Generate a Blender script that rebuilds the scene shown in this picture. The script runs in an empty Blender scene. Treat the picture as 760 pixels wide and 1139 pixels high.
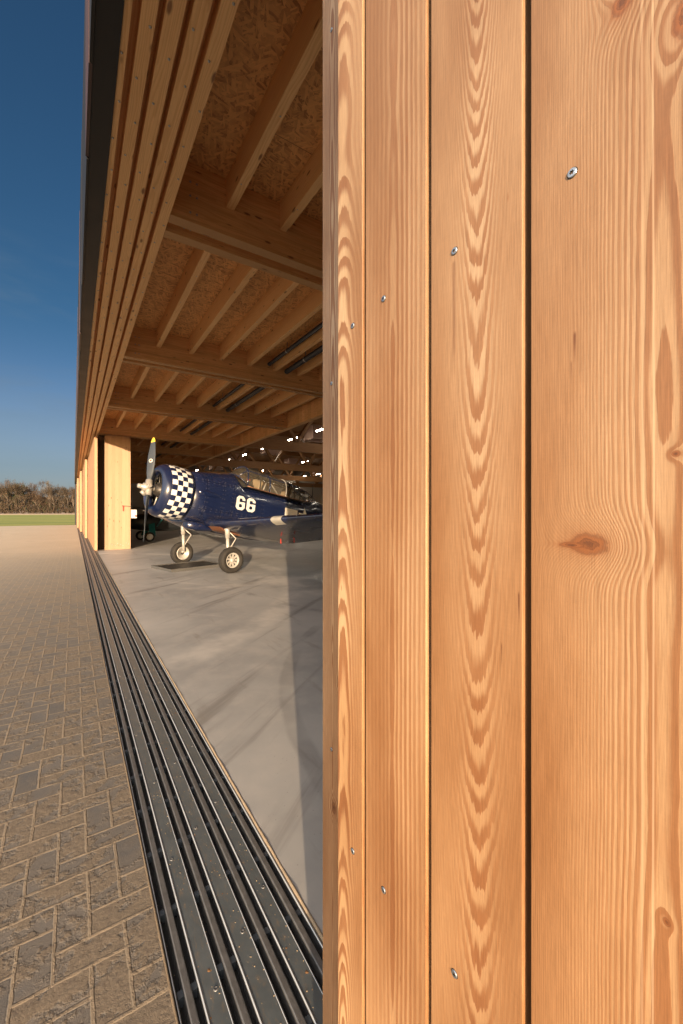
import bpy, bmesh, math, random
from mathutils import Vector, Matrix
R = math.radians
random.seed(7)
S = bpy.context.scene
COL = S.collection

# ------------------------------------------------------------------ camera
EYE = 1.6
YAW = math.atan(298 / 452)          # the facade runs along +Y, the camera is turned towards the hangar
cd = bpy.data.cameras.new('camera'); cam = bpy.data.objects.new('camera', cd); COL.objects.link(cam)
cam.location = (0, 0, EYE); cam.rotation_euler = (R(90), 0, -YAW)
cd.sensor_fit = 'HORIZONTAL'; cd.sensor_width = 36; cd.lens = 36 * 452 / 760
cd.shift_y = -1.5 / 760; cd.clip_start = 0.02; cd.clip_end = 3000
S.camera = cam

# ------------------------------------------------------------------ sky, sun, exposure
SUN_EL, SUN_AZ = R(8.0), R(205.2)   # azimuth clockwise from +Y
w = bpy.data.worlds.new('World'); S.world = w; w.use_nodes = True
wn = w.node_tree; bg = wn.nodes['Background']; bg.inputs[1].default_value = 0.15
sk = wn.nodes.new('ShaderNodeTexSky'); sk.sky_type = 'NISHITA'; sk.sun_disc = False
sk.sun_elevation = SUN_EL; sk.sun_rotation = SUN_AZ
sk.air_density = 1.0; sk.dust_density = 1.0; sk.ozone_density = 2.5; sk.altitude = 100
sl = bpy.data.lights.new('sun', 'SUN'); so = bpy.data.objects.new('sun', sl); COL.objects.link(so)
sl.energy = 3.9; sl.angle = R(0.6); sl.color = (1.0, 0.74, 0.48)
sd = Vector((math.sin(SUN_AZ) * math.cos(SUN_EL), math.cos(SUN_AZ) * math.cos(SUN_EL), math.sin(SUN_EL)))
so.rotation_euler = sd.to_track_quat('Z', 'Y').to_euler(); so.location = sd * 60
vs = S.view_settings; vs.view_transform = 'Standard'; vs.look = 'None'; vs.gamma = 1; vs.exposure = 1.45
S.render.engine = 'CYCLES'
cy = S.cycles; cy.use_denoising = True; cy.max_bounces = 10; cy.diffuse_bounces = 6; cy.glossy_bounces = 4
cy.transparent_max_bounces = 16; cy.sample_clamp_indirect = 6; cy.caustics_reflective = False; cy.caustics_refractive = False

# ------------------------------------------------------------------ node maths
class V:
    def __init__(s, g, k): s.g = g; s.k = k
    def __add__(s, o): return s.g.m('ADD', s, o)
    __radd__ = __add__
    def __sub__(s, o): return s.g.m('SUBTRACT', s, o)
    def __rsub__(s, o): return s.g.m('SUBTRACT', o, s)
    def __mul__(s, o): return s.g.m('MULTIPLY', s, o)
    __rmul__ = __mul__
    def __truediv__(s, o): return s.g.m('DIVIDE', s, o)
    def __pow__(s, o): return s.g.m('POWER', s, o)
class G:
    def __init__(s, nt): s.nt = nt; s.N = nt.nodes; s.L = nt.links
    def put(s, inp, v):
        if isinstance(v, V): s.L.new(v.k, inp)
        elif isinstance(v, (tuple, list)):
            n = len(inp.default_value); inp.default_value = tuple(v)[:n] + (1,) * (n - len(v))
        else: inp.default_value = v
    def m(s, op, a, b=0.0, c=0.0, clamp=False):
        n = s.N.new('ShaderNodeMath'); n.operation = op; n.use_clamp = clamp
        s.put(n.inputs[0], a); s.put(n.inputs[1], b)
        if c != 0.0: s.put(n.inputs[2], c)
        return V(s, n.outputs[0])
    def step(s, x, a, b):                     # smooth 0..1 between a and b
        n = s.N.new('ShaderNodeMapRange'); n.interpolation_type = 'SMOOTHSTEP'
        s.put(n.inputs[0], x); n.inputs[1].default_value = a; n.inputs[2].default_value = b
        n.inputs[3].default_value = 0; n.inputs[4].default_value = 1
        return V(s, n.outputs[0])
    def vec(s, x, y, z):
        n = s.N.new('ShaderNodeCombineXYZ')
        for i, v in enumerate((x, y, z)): s.put(n.inputs[i], v)
        return V(s, n.outputs[0])
    def split(s, v):
        n = s.N.new('ShaderNodeSeparateXYZ'); s.put(n.inputs[0], v); return [V(s, o) for o in n.outputs]
    def obj(s):
        return V(s, s.N.new('ShaderNodeTexCoord').outputs['Object'])
    def rnd(s): return V(s, s.N.new('ShaderNodeObjectInfo').outputs['Random'])
    def noise(s, v, scale=1.0, detail=2.0, rough=.5):
        n = s.N.new('ShaderNodeTexNoise'); s.put(n.inputs['Vector'], v); n.inputs['Scale'].default_value = scale
        n.inputs['Detail'].default_value = detail; n.inputs['Roughness'].default_value = rough
        return V(s, n.outputs[0])
    def voro(s, v, scale=1.0, feature='F1', rand=1.0, dim='3D'):
        n = s.N.new('ShaderNodeTexVoronoi'); n.feature = feature; n.voronoi_dimensions = dim
        s.put(n.inputs['Vector'], v); n.inputs['Scale'].default_value = scale; n.inputs['Randomness'].default_value = rand
        return V(s, n.outputs['Distance']), (V(s, n.outputs['Color']) if 'Color' in n.outputs and feature == 'F1' else None)
    def mix(s, f, a, b, mode='MIX'):
        n = s.N.new('ShaderNodeMix'); n.data_type = 'RGBA'; n.blend_type = mode; n.clamp_factor = True
        s.put(n.inputs[0], f); s.put(n.inputs[6], a); s.put(n.inputs[7], b); return V(s, n.outputs[2])
    def bump(s, h, strength=.5, dist=.01):
        n = s.N.new('ShaderNodeBump'); s.put(n.inputs['Height'], h); n.inputs['Strength'].default_value = strength
        n.inputs['Distance'].default_value = dist; return V(s, n.outputs[0])
def mat(name, col=(.5, .5, .5), rough=.5, metal=0.0, **kw):
    m = bpy.data.materials.new(name); m.use_nodes = True
    g = G(m.node_tree); g.M = m; g.B = m.node_tree.nodes['Principled BSDF']
    g.put(g.B.inputs['Base Color'], col); g.put(g.B.inputs['Roughness'], rough); g.B.inputs['Metallic'].default_value = metal
    for k, v in kw.items(): g.put(g.B.inputs[k.replace('_', ' ')], v)
    return g
def soft(name, col, rough=.5, metal=0.0, var=.25, scale=6.0, bump=0.0, **kw):
    """plain material with a slight mottled wear"""
    g = mat(name, col, rough, metal, **kw); p = g.obj()
    n = g.noise(p, scale, 5, .6)
    g.put(g.B.inputs['Base Color'], g.mix(n, tuple(c * (1 - var) for c in col), tuple(min(1, c * (1 + var)) for c in col)))
    g.put(g.B.inputs['Roughness'], g.m('ADD', rough - .08, n * .16, clamp=True))
    if bump: g.put(g.B.inputs['Normal'], g.bump(g.noise(p, scale * 8, 4), bump, .004))
    return g.M

# ---- sky colouring: deep polarised blue, with a few soft streaks of cloud low down
g = G(wn)
tc = V(g, wn.nodes.new('ShaderNodeTexCoord').outputs['Generated'])
sx, sy, sz = g.split(tc)
# the half of the sky away from the low sun is darker and deeper blue (as through a polariser), the sunward half hazy and warm
away = g.step(sx * -math.sin(SUN_AZ) + sy * -math.cos(SUN_AZ), -.35, .55)
hor = 1 - g.step(sz, .0, .42)
tint = g.mix(away, (1.3, 1.1, .9), g.mix(hor, (.125, .195, .235), (.335, .275, .335)))
base = g.mix(1.0, V(g, sk.outputs[0]), tint, 'MULTIPLY')
# a thin bright veil added overhead and towards the sun as unseen fill light, clear blue only low in front
fill_veil = g.m('MAXIMUM', g.step(sz, .80, .92), (1 - away) * g.step(sz, .08, .3)) * g.m('ADD', .7, g.noise(g.vec(sx * 3, sy * 3, sz * 3), 1.0, 4) * .6)
base = g.mix(1.0, base, g.mix(fill_veil, (0, 0, 0), (3.4, 2.7, 2.05)), 'ADD')
cl = g.noise(g.vec(sx * 1.6, sy * 1.6, sz * 8), 1.5, 5, .55)
band = g.step(sz, .12, .26) * (1 - g.step(sz, .34, .52))
cf = g.step(cl, .38, .66) * band * .5
low = (1 - g.step(sz, .06, .30)) * g.m('ADD', .35, g.noise(g.vec(sx * 2, sy * 2, sz * 14), 1.3, 4) * .5) * away
skyc = g.mix(cf * away, base, (.42, .58, .74))
skyc = g.mix(low, skyc, (.50, .76, .92))
g.put(bg.inputs[0], skyc)

# ------------------------------------------------------------------ mesh building
class MB:
    def __init__(s): s.v = []; s.f = []; s.mi = []; s.sm = []; s.cur = 0
    def add(s, vs, fs, smooth=False):
        b = len(s.v); s.v += [tuple(v) for v in vs]
        for f in fs: s.f.append([b + i for i in f]); s.mi.append(s.cur); s.sm.append(smooth)
        return s
    def box(s, x0, x1, y0, y1, z0, z1, ch=0.0):
        if ch <= 0:
            vs = [(x, y, z) for x in (x0, x1) for y in (y0, y1) for z in (z0, z1)]
            return s.add(vs, [(0, 1, 3, 2), (4, 6, 7, 5), (0, 4, 5, 1), (2, 3, 7, 6), (0, 2, 6, 4), (1, 5, 7, 3)])
        bm = bmesh.new()
        bmesh.ops.create_cube(bm, size=1)
        for v in bm.verts: v.co = Vector(((x0 + x1) / 2 + v.co.x * (x1 - x0), (y0 + y1) / 2 + v.co.y * (y1 - y0), (z0 + z1) / 2 + v.co.z * (z1 - z0)))
        bmesh.ops.bevel(bm, geom=bm.edges[:], offset=ch, segments=2, profile=.5, affect='EDGES')
        bm.verts.index_update()
        s.add([v.co[:] for v in bm.verts], [[v.index for v in f.verts] for f in bm.faces]); bm.free(); return s
    def obox(s, p, q, wx, wz, up=(0, 0, 1)):   # a bar of section wx * wz from p to q
        p, q = Vector(p), Vector(q); d = (q - p).normalized(); u = Vector(up)
        sd_ = d.cross(u).normalized() * wx / 2; uu = sd_.cross(d).normalized() * wz / 2
        vs = [e + a * sd_ + b * uu for e in (p, q) for a, b in ((-1, -1), (1, -1), (1, 1), (-1, 1))]
        return s.add(vs, [(3, 2, 1, 0), (4, 5, 6, 7)] + [(i, (i + 1) % 4, 4 + (i + 1) % 4, 4 + i) for i in range(4)])
    def tube(s, pts, rad, seg=10, cap=True):
        pts = [Vector(p) for p in pts]; n = len(pts); rs = rad if isinstance(rad, (list, tuple)) else [rad] * n
        rings = []; prev = None
        for i, p in enumerate(pts):
            t = (pts[min(i + 1, n - 1)] - pts[max(i - 1, 0)]).normalized()
            a = prev if prev is not None else (Vector((0, 0, 1)) if abs(t.z) < .9 else Vector((1, 0, 0)))
            a = (a - t * a.dot(t)).normalized(); prev = a; b = t.cross(a)
            rings.append([p + (a * math.cos(k * 2 * math.pi / seg) + b * math.sin(k * 2 * math.pi / seg)) * rs[i] for k in range(seg)])
        vs = [v for r in rings for v in r]
        fs = [(i * seg + k, i * seg + (k + 1) % seg, (i + 1) * seg + (k + 1) % seg, (i + 1) * seg + k) for i in range(n - 1) for k in range(seg)]
        s.add(vs, fs, True)
        if cap: s.add(rings[0], [list(range(seg))[::-1]]); s.add(rings[-1], [list(range(seg))])
        return s
    def lathe(s, prof, o, ax, ref, seg=48, closed=False, smooth=True):   # prof: (r, t) along axis ax from o
        o, ax, ref = Vector(o), Vector(ax).normalized(), Vector(ref).normalized(); b = ax.cross(ref)
        vs = []; n = len(prof)
        for r, t in prof:
            for k in range(seg):
                a = 2 * math.pi * k / seg
                vs.append(o + ax * t + (ref * math.cos(a) + b * math.sin(a)) * r)
        fs = [(i * seg + k, ((i + 1) % n) * seg + k, ((i + 1) % n) * seg + (k + 1) % seg, i * seg + (k + 1) % seg) for i in range(n if closed else n - 1) for k in range(seg)]
        return s.add(vs, fs, smooth)
    def loft(s, rings, closed=True, caps=True, smooth=True):
        m = len(rings[0]); vs = [p for r in rings for p in r]
        fs = [(i * m + k, i * m + (k + 1) % m, (i + 1) * m + (k + 1) % m, (i + 1) * m + k) for i in range(len(rings) - 1) for k in range(m if closed else m - 1)]
        s.add(vs, fs, smooth)
        if caps and closed:
            s.add(rings[0], [list(range(m))[::-1]]); s.add(rings[-1], [list(range(m))])
        return s
    def build(s, name, mats, parent=None, label=None, xf=None, recalc=True):
        me = bpy.data.meshes.new(name)
        vs = [xf @ Vector(v) for v in s.v] if xf else s.v
        me.from_pydata([tuple(v) for v in vs], [], s.f)
        for m in (mats if isinstance(mats, (list, tuple)) else [mats]): me.materials.append(m)
        for p, i, sm in zip(me.polygons, s.mi, s.sm): p.material_index = i; p.use_smooth = sm
        if recalc:
            bm = bmesh.new(); bm.from_mesh(me)
            bmesh.ops.remove_doubles(bm, verts=bm.verts, dist=1e-5)
            bmesh.ops.recalc_face_normals(bm, faces=bm.faces); bm.to_mesh(me); bm.free()
        me.update()
        o = bpy.data.objects.new(name, me); COL.objects.link(o)
        if parent: o.parent = parent
        if label: o['label'] = label
        return o
def tag(o, label=None, cat=None, group=None, kind=None):
    if label: o['label'] = label
    if cat: o['category'] = cat
    if group: o['group'] = group
    if kind: o['kind'] = kind
    return o
def thing(name, loc, label, cat, group=None, rot=(0, 0, 0)):
    o = bpy.data.objects.new(name, None); COL.objects.link(o); o.location = loc; o.rotation_euler = rot
    o.empty_display_size = .3
    return tag(o, label, cat, group)
def structure(o): return tag(o, kind='structure')
def copy_tree(o, parent=None):
    c = o.copy(); COL.objects.link(c); c.parent = parent
    for ch in list(o.children): copy_tree(ch, c)
    return c

# ------------------------------------------------------------------ wood
def ring_board(name, yc, d0, k, period, zref=1.6, wob=.004, knots=(), early=(.385, .258, .158), late=(.240, .116, .055), base=(.305, .180, .098),
               kw=(.03, 1.0, .25), jag=.45, seed=0.0, wavy=.6, stains=(), dens=0.0, streaks=()):
    """sawn softwood board: growth rings about a wandering pith behind the face, cut by the face (local y across, z up, x depth)"""
    g = mat(name, rough=.52); p = g.obj(); X, Y, Z = g.split(p)
    z = Z - zref
    n1 = g.noise(g.vec(seed, seed * 3.1, Z), 1.3, 2) - .5
    n2 = g.noise(g.vec(seed + 4.2, Y * 9, Z * 1.1), 1.0, 2) - .5
    n3 = g.noise(g.vec(seed + 8.4, Y * 190, Z * 16), 1.0, 3, .65) - .5
    yy = Y - yc - n1 * (wob * 4)
    dd = X + d0 + z * k + (g.noise(g.vec(seed + 1.7, seed, Z), 2.1, 2) - .5) * (wavy * period * 6)
    r = g.m('SQRT', yy * yy + dd * dd)
    core = None; extra = None
    for (ky, kz, ry, rz, st) in knots:
        ey = (Y - ky) / ry; ez = (Z - kz) / rz
        q = ey * ey + ez * ez
        b = g.m('EXPONENT', q * -.35) * st
        # the grain is pushed out around the knot: a bump above and below, sharper on the knot itself
        r = r + b
        kn = g.noise(g.vec(Y * 150, Z * 150, seed), 1, 4, .65) - .5
        c = 1 - g.step(q + kn * .9, .20, .95)
        cr = g.m('FRACT', g.m('SQRT', q) * 2.6 + kn * 1.6)
        e = g.mix(g.step(cr, .2, .95) * .75, (.22, .080, .028), (.10, .034, .013))
        heart = 1 - g.step(q + kn * .3, .01, .07)
        e = g.mix(heart * .8, e, (.07, .025, .012))
        halo = g.m('EXPONENT', q * -.9) * .55
        core = (c, e, halo) if core is None else core
        if extra is None: extra = []
        extra.append((c, e, halo))
    t = r / period + r * r * dens + n2 * .9 + n3 * jag
    t = t + (g.noise(g.vec(t * .33, seed, 3.3), 1.0, 1) - .5) * 1.1
    fr = g.m('FRACT', t)
    lt = g.step(fr, .26, .62) * (1 - g.step(fr, .92, 1.0))
    cy_ = (Y - kw[0]) / kw[1] if len(kw) == 4 else (Y - yc) / kw[0]
    lo, hi = (kw[2], kw[3]) if len(kw) == 4 else (kw[2], kw[1])
    con = g.m('ADD', lo, g.m('EXPONENT', cy_ * cy_ * -1.0) * (hi - lo), clamp=True)
    con = con * g.m('ADD', .45, g.noise(g.vec(g.m('FLOOR', t) * 2.37 + .4, seed, .7), 1.0, 0) * 1.05)
    ringc = g.mix(lt, early, late)
    col = g.mix(con, base, ringc)
    if len(kw) < 4 and lo > 0: pass
    fib = g.noise(g.vec(X * 300, Y * 900, Z * 22), 1.0, 4, .7)
    col = g.mix(1.0, col, g.mix(g.step(fib, .25, .75), (.80, .78, .75), (1.16, 1.17, 1.18)), 'MULTIPLY')
    saw = g.noise(g.vec(seed, Y * 60, Z * 420), 1.0, 2, .5)
    col = g.mix(1.0, col, g.mix(saw, (.95, .95, .95), (1.04, 1.04, 1.04)), 'MULTIPLY')
    big = g.step(g.noise(g.vec(seed, Y * 7, Z * 1.7), 1.0, 4), .30, .70)
    col = g.mix(1.0, col, g.mix(big, (.74, .64, .54), (1.16, 1.20, 1.22)), 'MULTIPLY')
    zt = g.step(Z + (big - .5) * .35, 1.15, 2.15)          # painted light falloff: warmer low down, greyer higher up
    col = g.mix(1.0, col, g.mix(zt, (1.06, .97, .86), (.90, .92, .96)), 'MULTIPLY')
    if extra:
        for c, e, halo in extra:
            col = g.mix(halo, col, (.20, .068, .02)); col = g.mix(c * .92, col, e)
    for (ty, z0, z1, wd, a) in stains:      # thin dark drip marks and shakes
        m_ = (1 - g.step(g.m('ABSOLUTE', Y - ty - n3 * .002), wd * .3, wd)) * g.step(Z, z0, z0 + .03) * (1 - g.step(Z, z1 - .006, z1))
        col = g.mix(m_ * a, col, (.12, .045, .02))
    for (ty, wd, a) in streaks:
        col = g.mix((1 - g.step(g.m('ABSOLUTE', Y - ty - n1 * .004), wd * .2, wd)) * a, col, (.66, .50, .34))
    # pin knots and specks
    vd, vc = g.voro(g.vec(X * 10, Y * 26, Z * 7), 1.0)
    col = g.mix((1 - g.step(vd, .02, .06)) * .7, col, (.20, .08, .03))
    g.put(g.B.inputs['Base Color'], col)
    g.put(g.B.inputs['Normal'], g.bump(fib * .5 + lt * con * .35, .22, .0012))
    g.put(g.B.inputs['Roughness'], g.m('ADD', .46, fib * .14))
    return g.M

def timber(name, axis, light=(.84, .515, .235), dark=(.68, .36, .14), knot=(.17, .06, .02), rough=.6, sc=1.0, lam=0.0, lam_axis=2, knots=True):
    """glulam / planed spruce: grain along `axis` (0..2) of the object's own coordinates, knots, optional board joints"""
    g = mat(name, rough=rough); P = g.split(g.obj()); rn = g.rnd()
    L = P[axis]; a, b = [P[i] for i in range(3) if i != axis]
    a = a + rn * 7.3; L = L + rn * 31.0
    tint = None
    if lam:
        q = P[lam_axis] / lam; cell = g.m('FLOOR', q)
        edge = g.m('ABSOLUTE', g.m('FRACT', q) - .5)
        L = L + cell * 3.71; a = a + cell * 1.37
        tint = g.noise(g.vec(cell * 5.17, rn * 9, .5), 1.0, 0)
    wv = g.noise(g.vec(a * 7, b * 7, L * .7), sc, 3) - .5
    rr = g.m('FRACT', g.m('SQRT', (a + .13) * (a + .13) + (b + .09) * (b + .09)) * (90 * sc) + wv * 9)
    gr = g.step(rr, .3, .8) * (1 - g.step(rr, .9, 1.0))
    fib = g.noise(g.vec(a * 160, b * 160, L * 4), sc, 3, .6)
    col = g.mix(gr * .55, light, dark)
    col = g.mix(1.0, col, g.mix(fib, (.8, .8, .8), (1.16, 1.16, 1.16)), 'MULTIPLY')
    big = g.noise(g.vec(a * 2, b * 2, L * .5), 1.3, 3)
    col = g.mix(1.0, col, g.mix(big, (.84, .80, .74), (1.12, 1.14, 1.16)), 'MULTIPLY')
    if tint is not None:
        col = g.mix(1.0, col, g.mix(tint, (.80, .76, .70), (1.16, 1.18, 1.2)), 'MULTIPLY')
        col = g.mix(g.step(edge, .485, .497) * .55, col, (.2, .09, .03))
    if knots:
        vd, vc = g.voro(g.vec(a * 8, b * 8, L * 2.6), 1.0)
        kk = 1 - g.step(vd, .07, .16)
        col = g.mix(kk * .85, col, knot)
    g.put(g.B.inputs['Base Color'], col)
    g.put(g.B.inputs['Normal'], g.bump(fib, .15, .002))
    return g.M

# ------------------------------------------------------------------ materials
M = {}
M['beam_x'] = timber('glulam along x', 0, lam=.04, lam_axis=2)
M['beam_y'] = timber('glulam along y', 1)
M['girder'] = timber('glulam girder', 1, lam=.22, lam_axis=1, knots=False)
M['post'] = timber('cross laminated timber panel', 2, light=(.375, .246, .157), dark=(.31, .19, .108), lam=.125, lam_axis=0)
M['leaf_edge'] = timber('planed spruce edge', 2, light=(.41, .265, .155), dark=(.33, .19, .10))
M['larch'] = timber('larch cladding', 2, light=(.42, .25, .14), dark=(.30, .15, .07), lam=.144, lam_axis=1)
M['core'] = soft('dark wind barrier', (.05, .026, .016), .8)
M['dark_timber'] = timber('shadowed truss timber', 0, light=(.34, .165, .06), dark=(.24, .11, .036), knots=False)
def dusty_steel():
    g_ = mat('dusty steel plate', rough=.5, metal=.25); X, Y, Z = g_.split(g_.obj())
    n = g_.noise(g_.vec(X, Y, 0), 9, 5, .65); f_ = g_.noise(g_.vec(X, Y * .35, 3), 60, 4, .7)
    c = g_.mix(n, (.075, .090, .097), (.15, .165, .168)); c = g_.mix(g_.step(f_, .5, .72) * .5, c, (.24, .17, .105))
    sp, _ = g_.voro(g_.vec(X, Y, 0), 30); c = g_.mix(1 - g_.step(sp, .05, .11), c, (.34, .21, .11))
    c = g_.mix(g_.step(Y, 1.5, 9) * .6, c, (.27, .21, .155))
    g_.put(g_.B.inputs['Base Color'], c); g_.put(g_.B.inputs['Roughness'], g_.m('ADD', .32, n * .3)); g_.put(g_.B.inputs['Normal'], g_.bump(n, .12, .01)); return g_.M
M['steel'] = dusty_steel()
M['rail'] = soft('worn rail steel', (.20, .195, .19), .42, .6, .45, 26, .3)
M['lip'] = soft('rubbed rail lip', (.36, .37, .38), .3, .75, .3, 14)
M['slot'] = soft('black slot', (.012, .012, .013), .7)
M['spacer'] = soft('blue grey spacer', (.07, .085, .10), .5, .3)
M['zinc'] = soft('zinc screw', (.45, .52, .60), .3, .9, .2, 200)
M['blackhole'] = mat('screw recess', (.01, .01, .01), .8).M
M['fascia'] = soft('anthracite sheet', (.009, .0095, .011), .5, .3, .2, 3)
M['dark_red'] = soft('dark red sheet', (.045, .022, .022), .45)
M['pale_sheet'] = soft('pale sheet', (.30, .27, .27), .45)
M['concrete_edge'] = soft('sandy concrete edge', (.34, .26, .175), .9, 0, .35, 30, .5)
M['sand_edge'] = soft('ragged sand edge', (.20, .15, .098), .95, 0, .5, 40, .8)
M['galv'] = soft('galvanised steel', (.38, .38, .37), .35, .85, .25, 30)
M['pipe'] = soft('dark grey pipe', (.035, .036, .04), .5)
M['wall_grey'] = soft('painted end wall', (.30, .25, .20), .8)
M['red'] = soft('red enamel', (.42, .04, .025), .4)
M['white'] = soft('white paint', (.60, .595, .57), .42, 0, .08)
M['pink_panel'] = soft('pale skylight lining', (.62, .42, .34), .7, 0, .1)
def emit(name, col, st):
    g = mat(name, (.8, .8, .8)); g.put(g.B.inputs['Emission Color'], col); g.B.inputs['Emission Strength'].default_value = st; return g.M
M['tube'] = emit('lit lamp tube', (1.0, .88, .70), 32)

def osb():
    g = mat('oriented strand board', rough=.72); X, Y, Z = g.split(g.obj())
    col = None; hgt = None
    sel = g.noise(g.vec(X, Y, 0), 9, 2)
    for i, (ang, lo) in enumerate(((15, 0), (72, .46), (128, .56), (-20, .63))):
        c, s_ = math.cos(R(ang)), math.sin(R(ang))
        u = X * c + Y * s_; v = Y * c - X * s_
        wv = (g.noise(g.vec(X, Y, i * 3.3), 5, 2) - .5) * .03
        vd, vc = g.voro(g.vec((u + wv) * 8, (v + wv) * 46, i * 5.0), 1.0, dim='2D')
        q = g.split(vc)[0]
        fib = g.noise(g.vec(u * 14, v * 220, i), 1.0, 2)
        cc = g.mix(g.m('ADD', q * .85, (fib - .5) * .6, clamp=True), (.34, .155, .05), (.84, .46, .17))
        if col is None: col = cc; hgt = q
        else:
            f = g.step(sel + (q - .5) * .22, lo - .02, lo + .02)
            col = g.mix(f, col, cc); hgt = hgt * (1 - f) + q * f
    tc_ = g.m('FLOOR', X / 1.25) * 3.1 + g.m('FLOOR', Y / 2.5) * 1.7
    col = g.mix(1.0, col, g.mix(g.noise(g.vec(tc_, .3, .2), 1.0, 0), (.86, .84, .8), (1.1, 1.1, 1.1)), 'MULTIPLY')
    sx_ = g.m('ABSOLUTE', g.m('FRACT', X / 1.25 + .31) - .5); sy_ = g.m('ABSOLUTE', g.m('FRACT', Y / 2.5 + g.m('FLOOR', X / 1.25 + .31) * .5) - .5)
    seam = g.m('MAXIMUM', g.step(sx_, .4965, .4985), g.step(sy_, .4982, .4992))
    col = g.mix(seam * .75, col, (.06, .026, .01))
    g.put(g.B.inputs['Base Color'], col); g.put(g.B.inputs['Normal'], g.bump(hgt, .5, .004))
    return g.M
M['osb'] = osb()

def concrete_floor():
    g = mat('polished concrete', rough=.4); X, Y, Z = g.split(g.obj()); p = g.vec(X, Y, 0)
    a = g.noise(p, .45, 5, .6); b = g.noise(p, 3.2, 6, .65); c = g.noise(g.vec(X * 1.0, Y * .16, 2), 5, 5, .6)
    ang = R(38); u = X * math.cos(ang) + Y * math.sin(ang); v = Y * math.cos(ang) - X * math.sin(ang)
    sw = g.noise(g.vec(u * .22, v * 3.2, 7), 1.0, 5, .6); sw2 = g.noise(g.vec(u * 2.6, v * .25, 9), 1.0, 4, .6)
    col = g.mix(g.step(a, .3, .72), (.275, .270, .262), (.425, .410, .388))
    col = g.mix(g.step(b, .40, .70) * .45, col, (.45, .42, .385))
    col = g.mix(g.step(sw, .56, .70) * .75, col, (.19, .178, .165))
    col = g.mix(g.step(sw2, .58, .72) * .5, col, (.54, .50, .455))
    col = g.mix(g.step(c, .60, .72) * .5, col, (.22, .20, .175))
    # curved tyre marks
    d = g.m('SQRT', (X - 5.5) * (X - 5.5) + (Y - 1.5) * (Y - 1.5)); e = g.m('ABSOLUTE', d - 4.3 + (b - .5) * .05)
    col = g.mix((1 - g.step(e, .05, .09)) * g.step(g.noise(p, 1.3, 3), .4, .6) * .35, col, (.13, .125, .12))
    d2 = g.m('SQRT', (X - 9) * (X - 9) + (Y - 8) * (Y - 8)); e2 = g.m('ABSOLUTE', d2 - 6.2 + (b - .5) * .05)
    col = g.mix((1 - g.step(e2, .04, .09)) * g.step(g.noise(p, 1.7, 3), .45, .6) * .35, col, (.15, .14, .13))
    for qx, qy, qr, ww in ((14.0, 9.0, 10.2, .35), (-3.0, 11.0, 7.6, .28), (10.0, -2.0, 8.0, .4), (3.0, 22.0, 13.5, .3)):
        dq = g.m('ABSOLUTE', g.m('SQRT', (X - qx) * (X - qx) + (Y - qy) * (Y - qy)) - qr + (b - .5) * .12)
        col = g.mix((1 - g.step(dq, ww * .35, ww)) * g.step(g.noise(p, .9, 4, .65), .38, .60) * .6, col, (.56, .52, .47))
    sp, spc = g.voro(p, 22); col = g.mix((1 - g.step(sp, .04, .10)) * .4, col, (.13, .12, .11))
    g.put(g.B.inputs['Base Color'], col)
    g.put(g.B.inputs['Roughness'], g.m('ADD', .26, a * .16 + b * .16 + sw * .1))
    g.put(g.B.inputs['Normal'], g.bump(b + g.noise(p, 60, 3) * .15, .05, .01))
    return g.M

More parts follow.
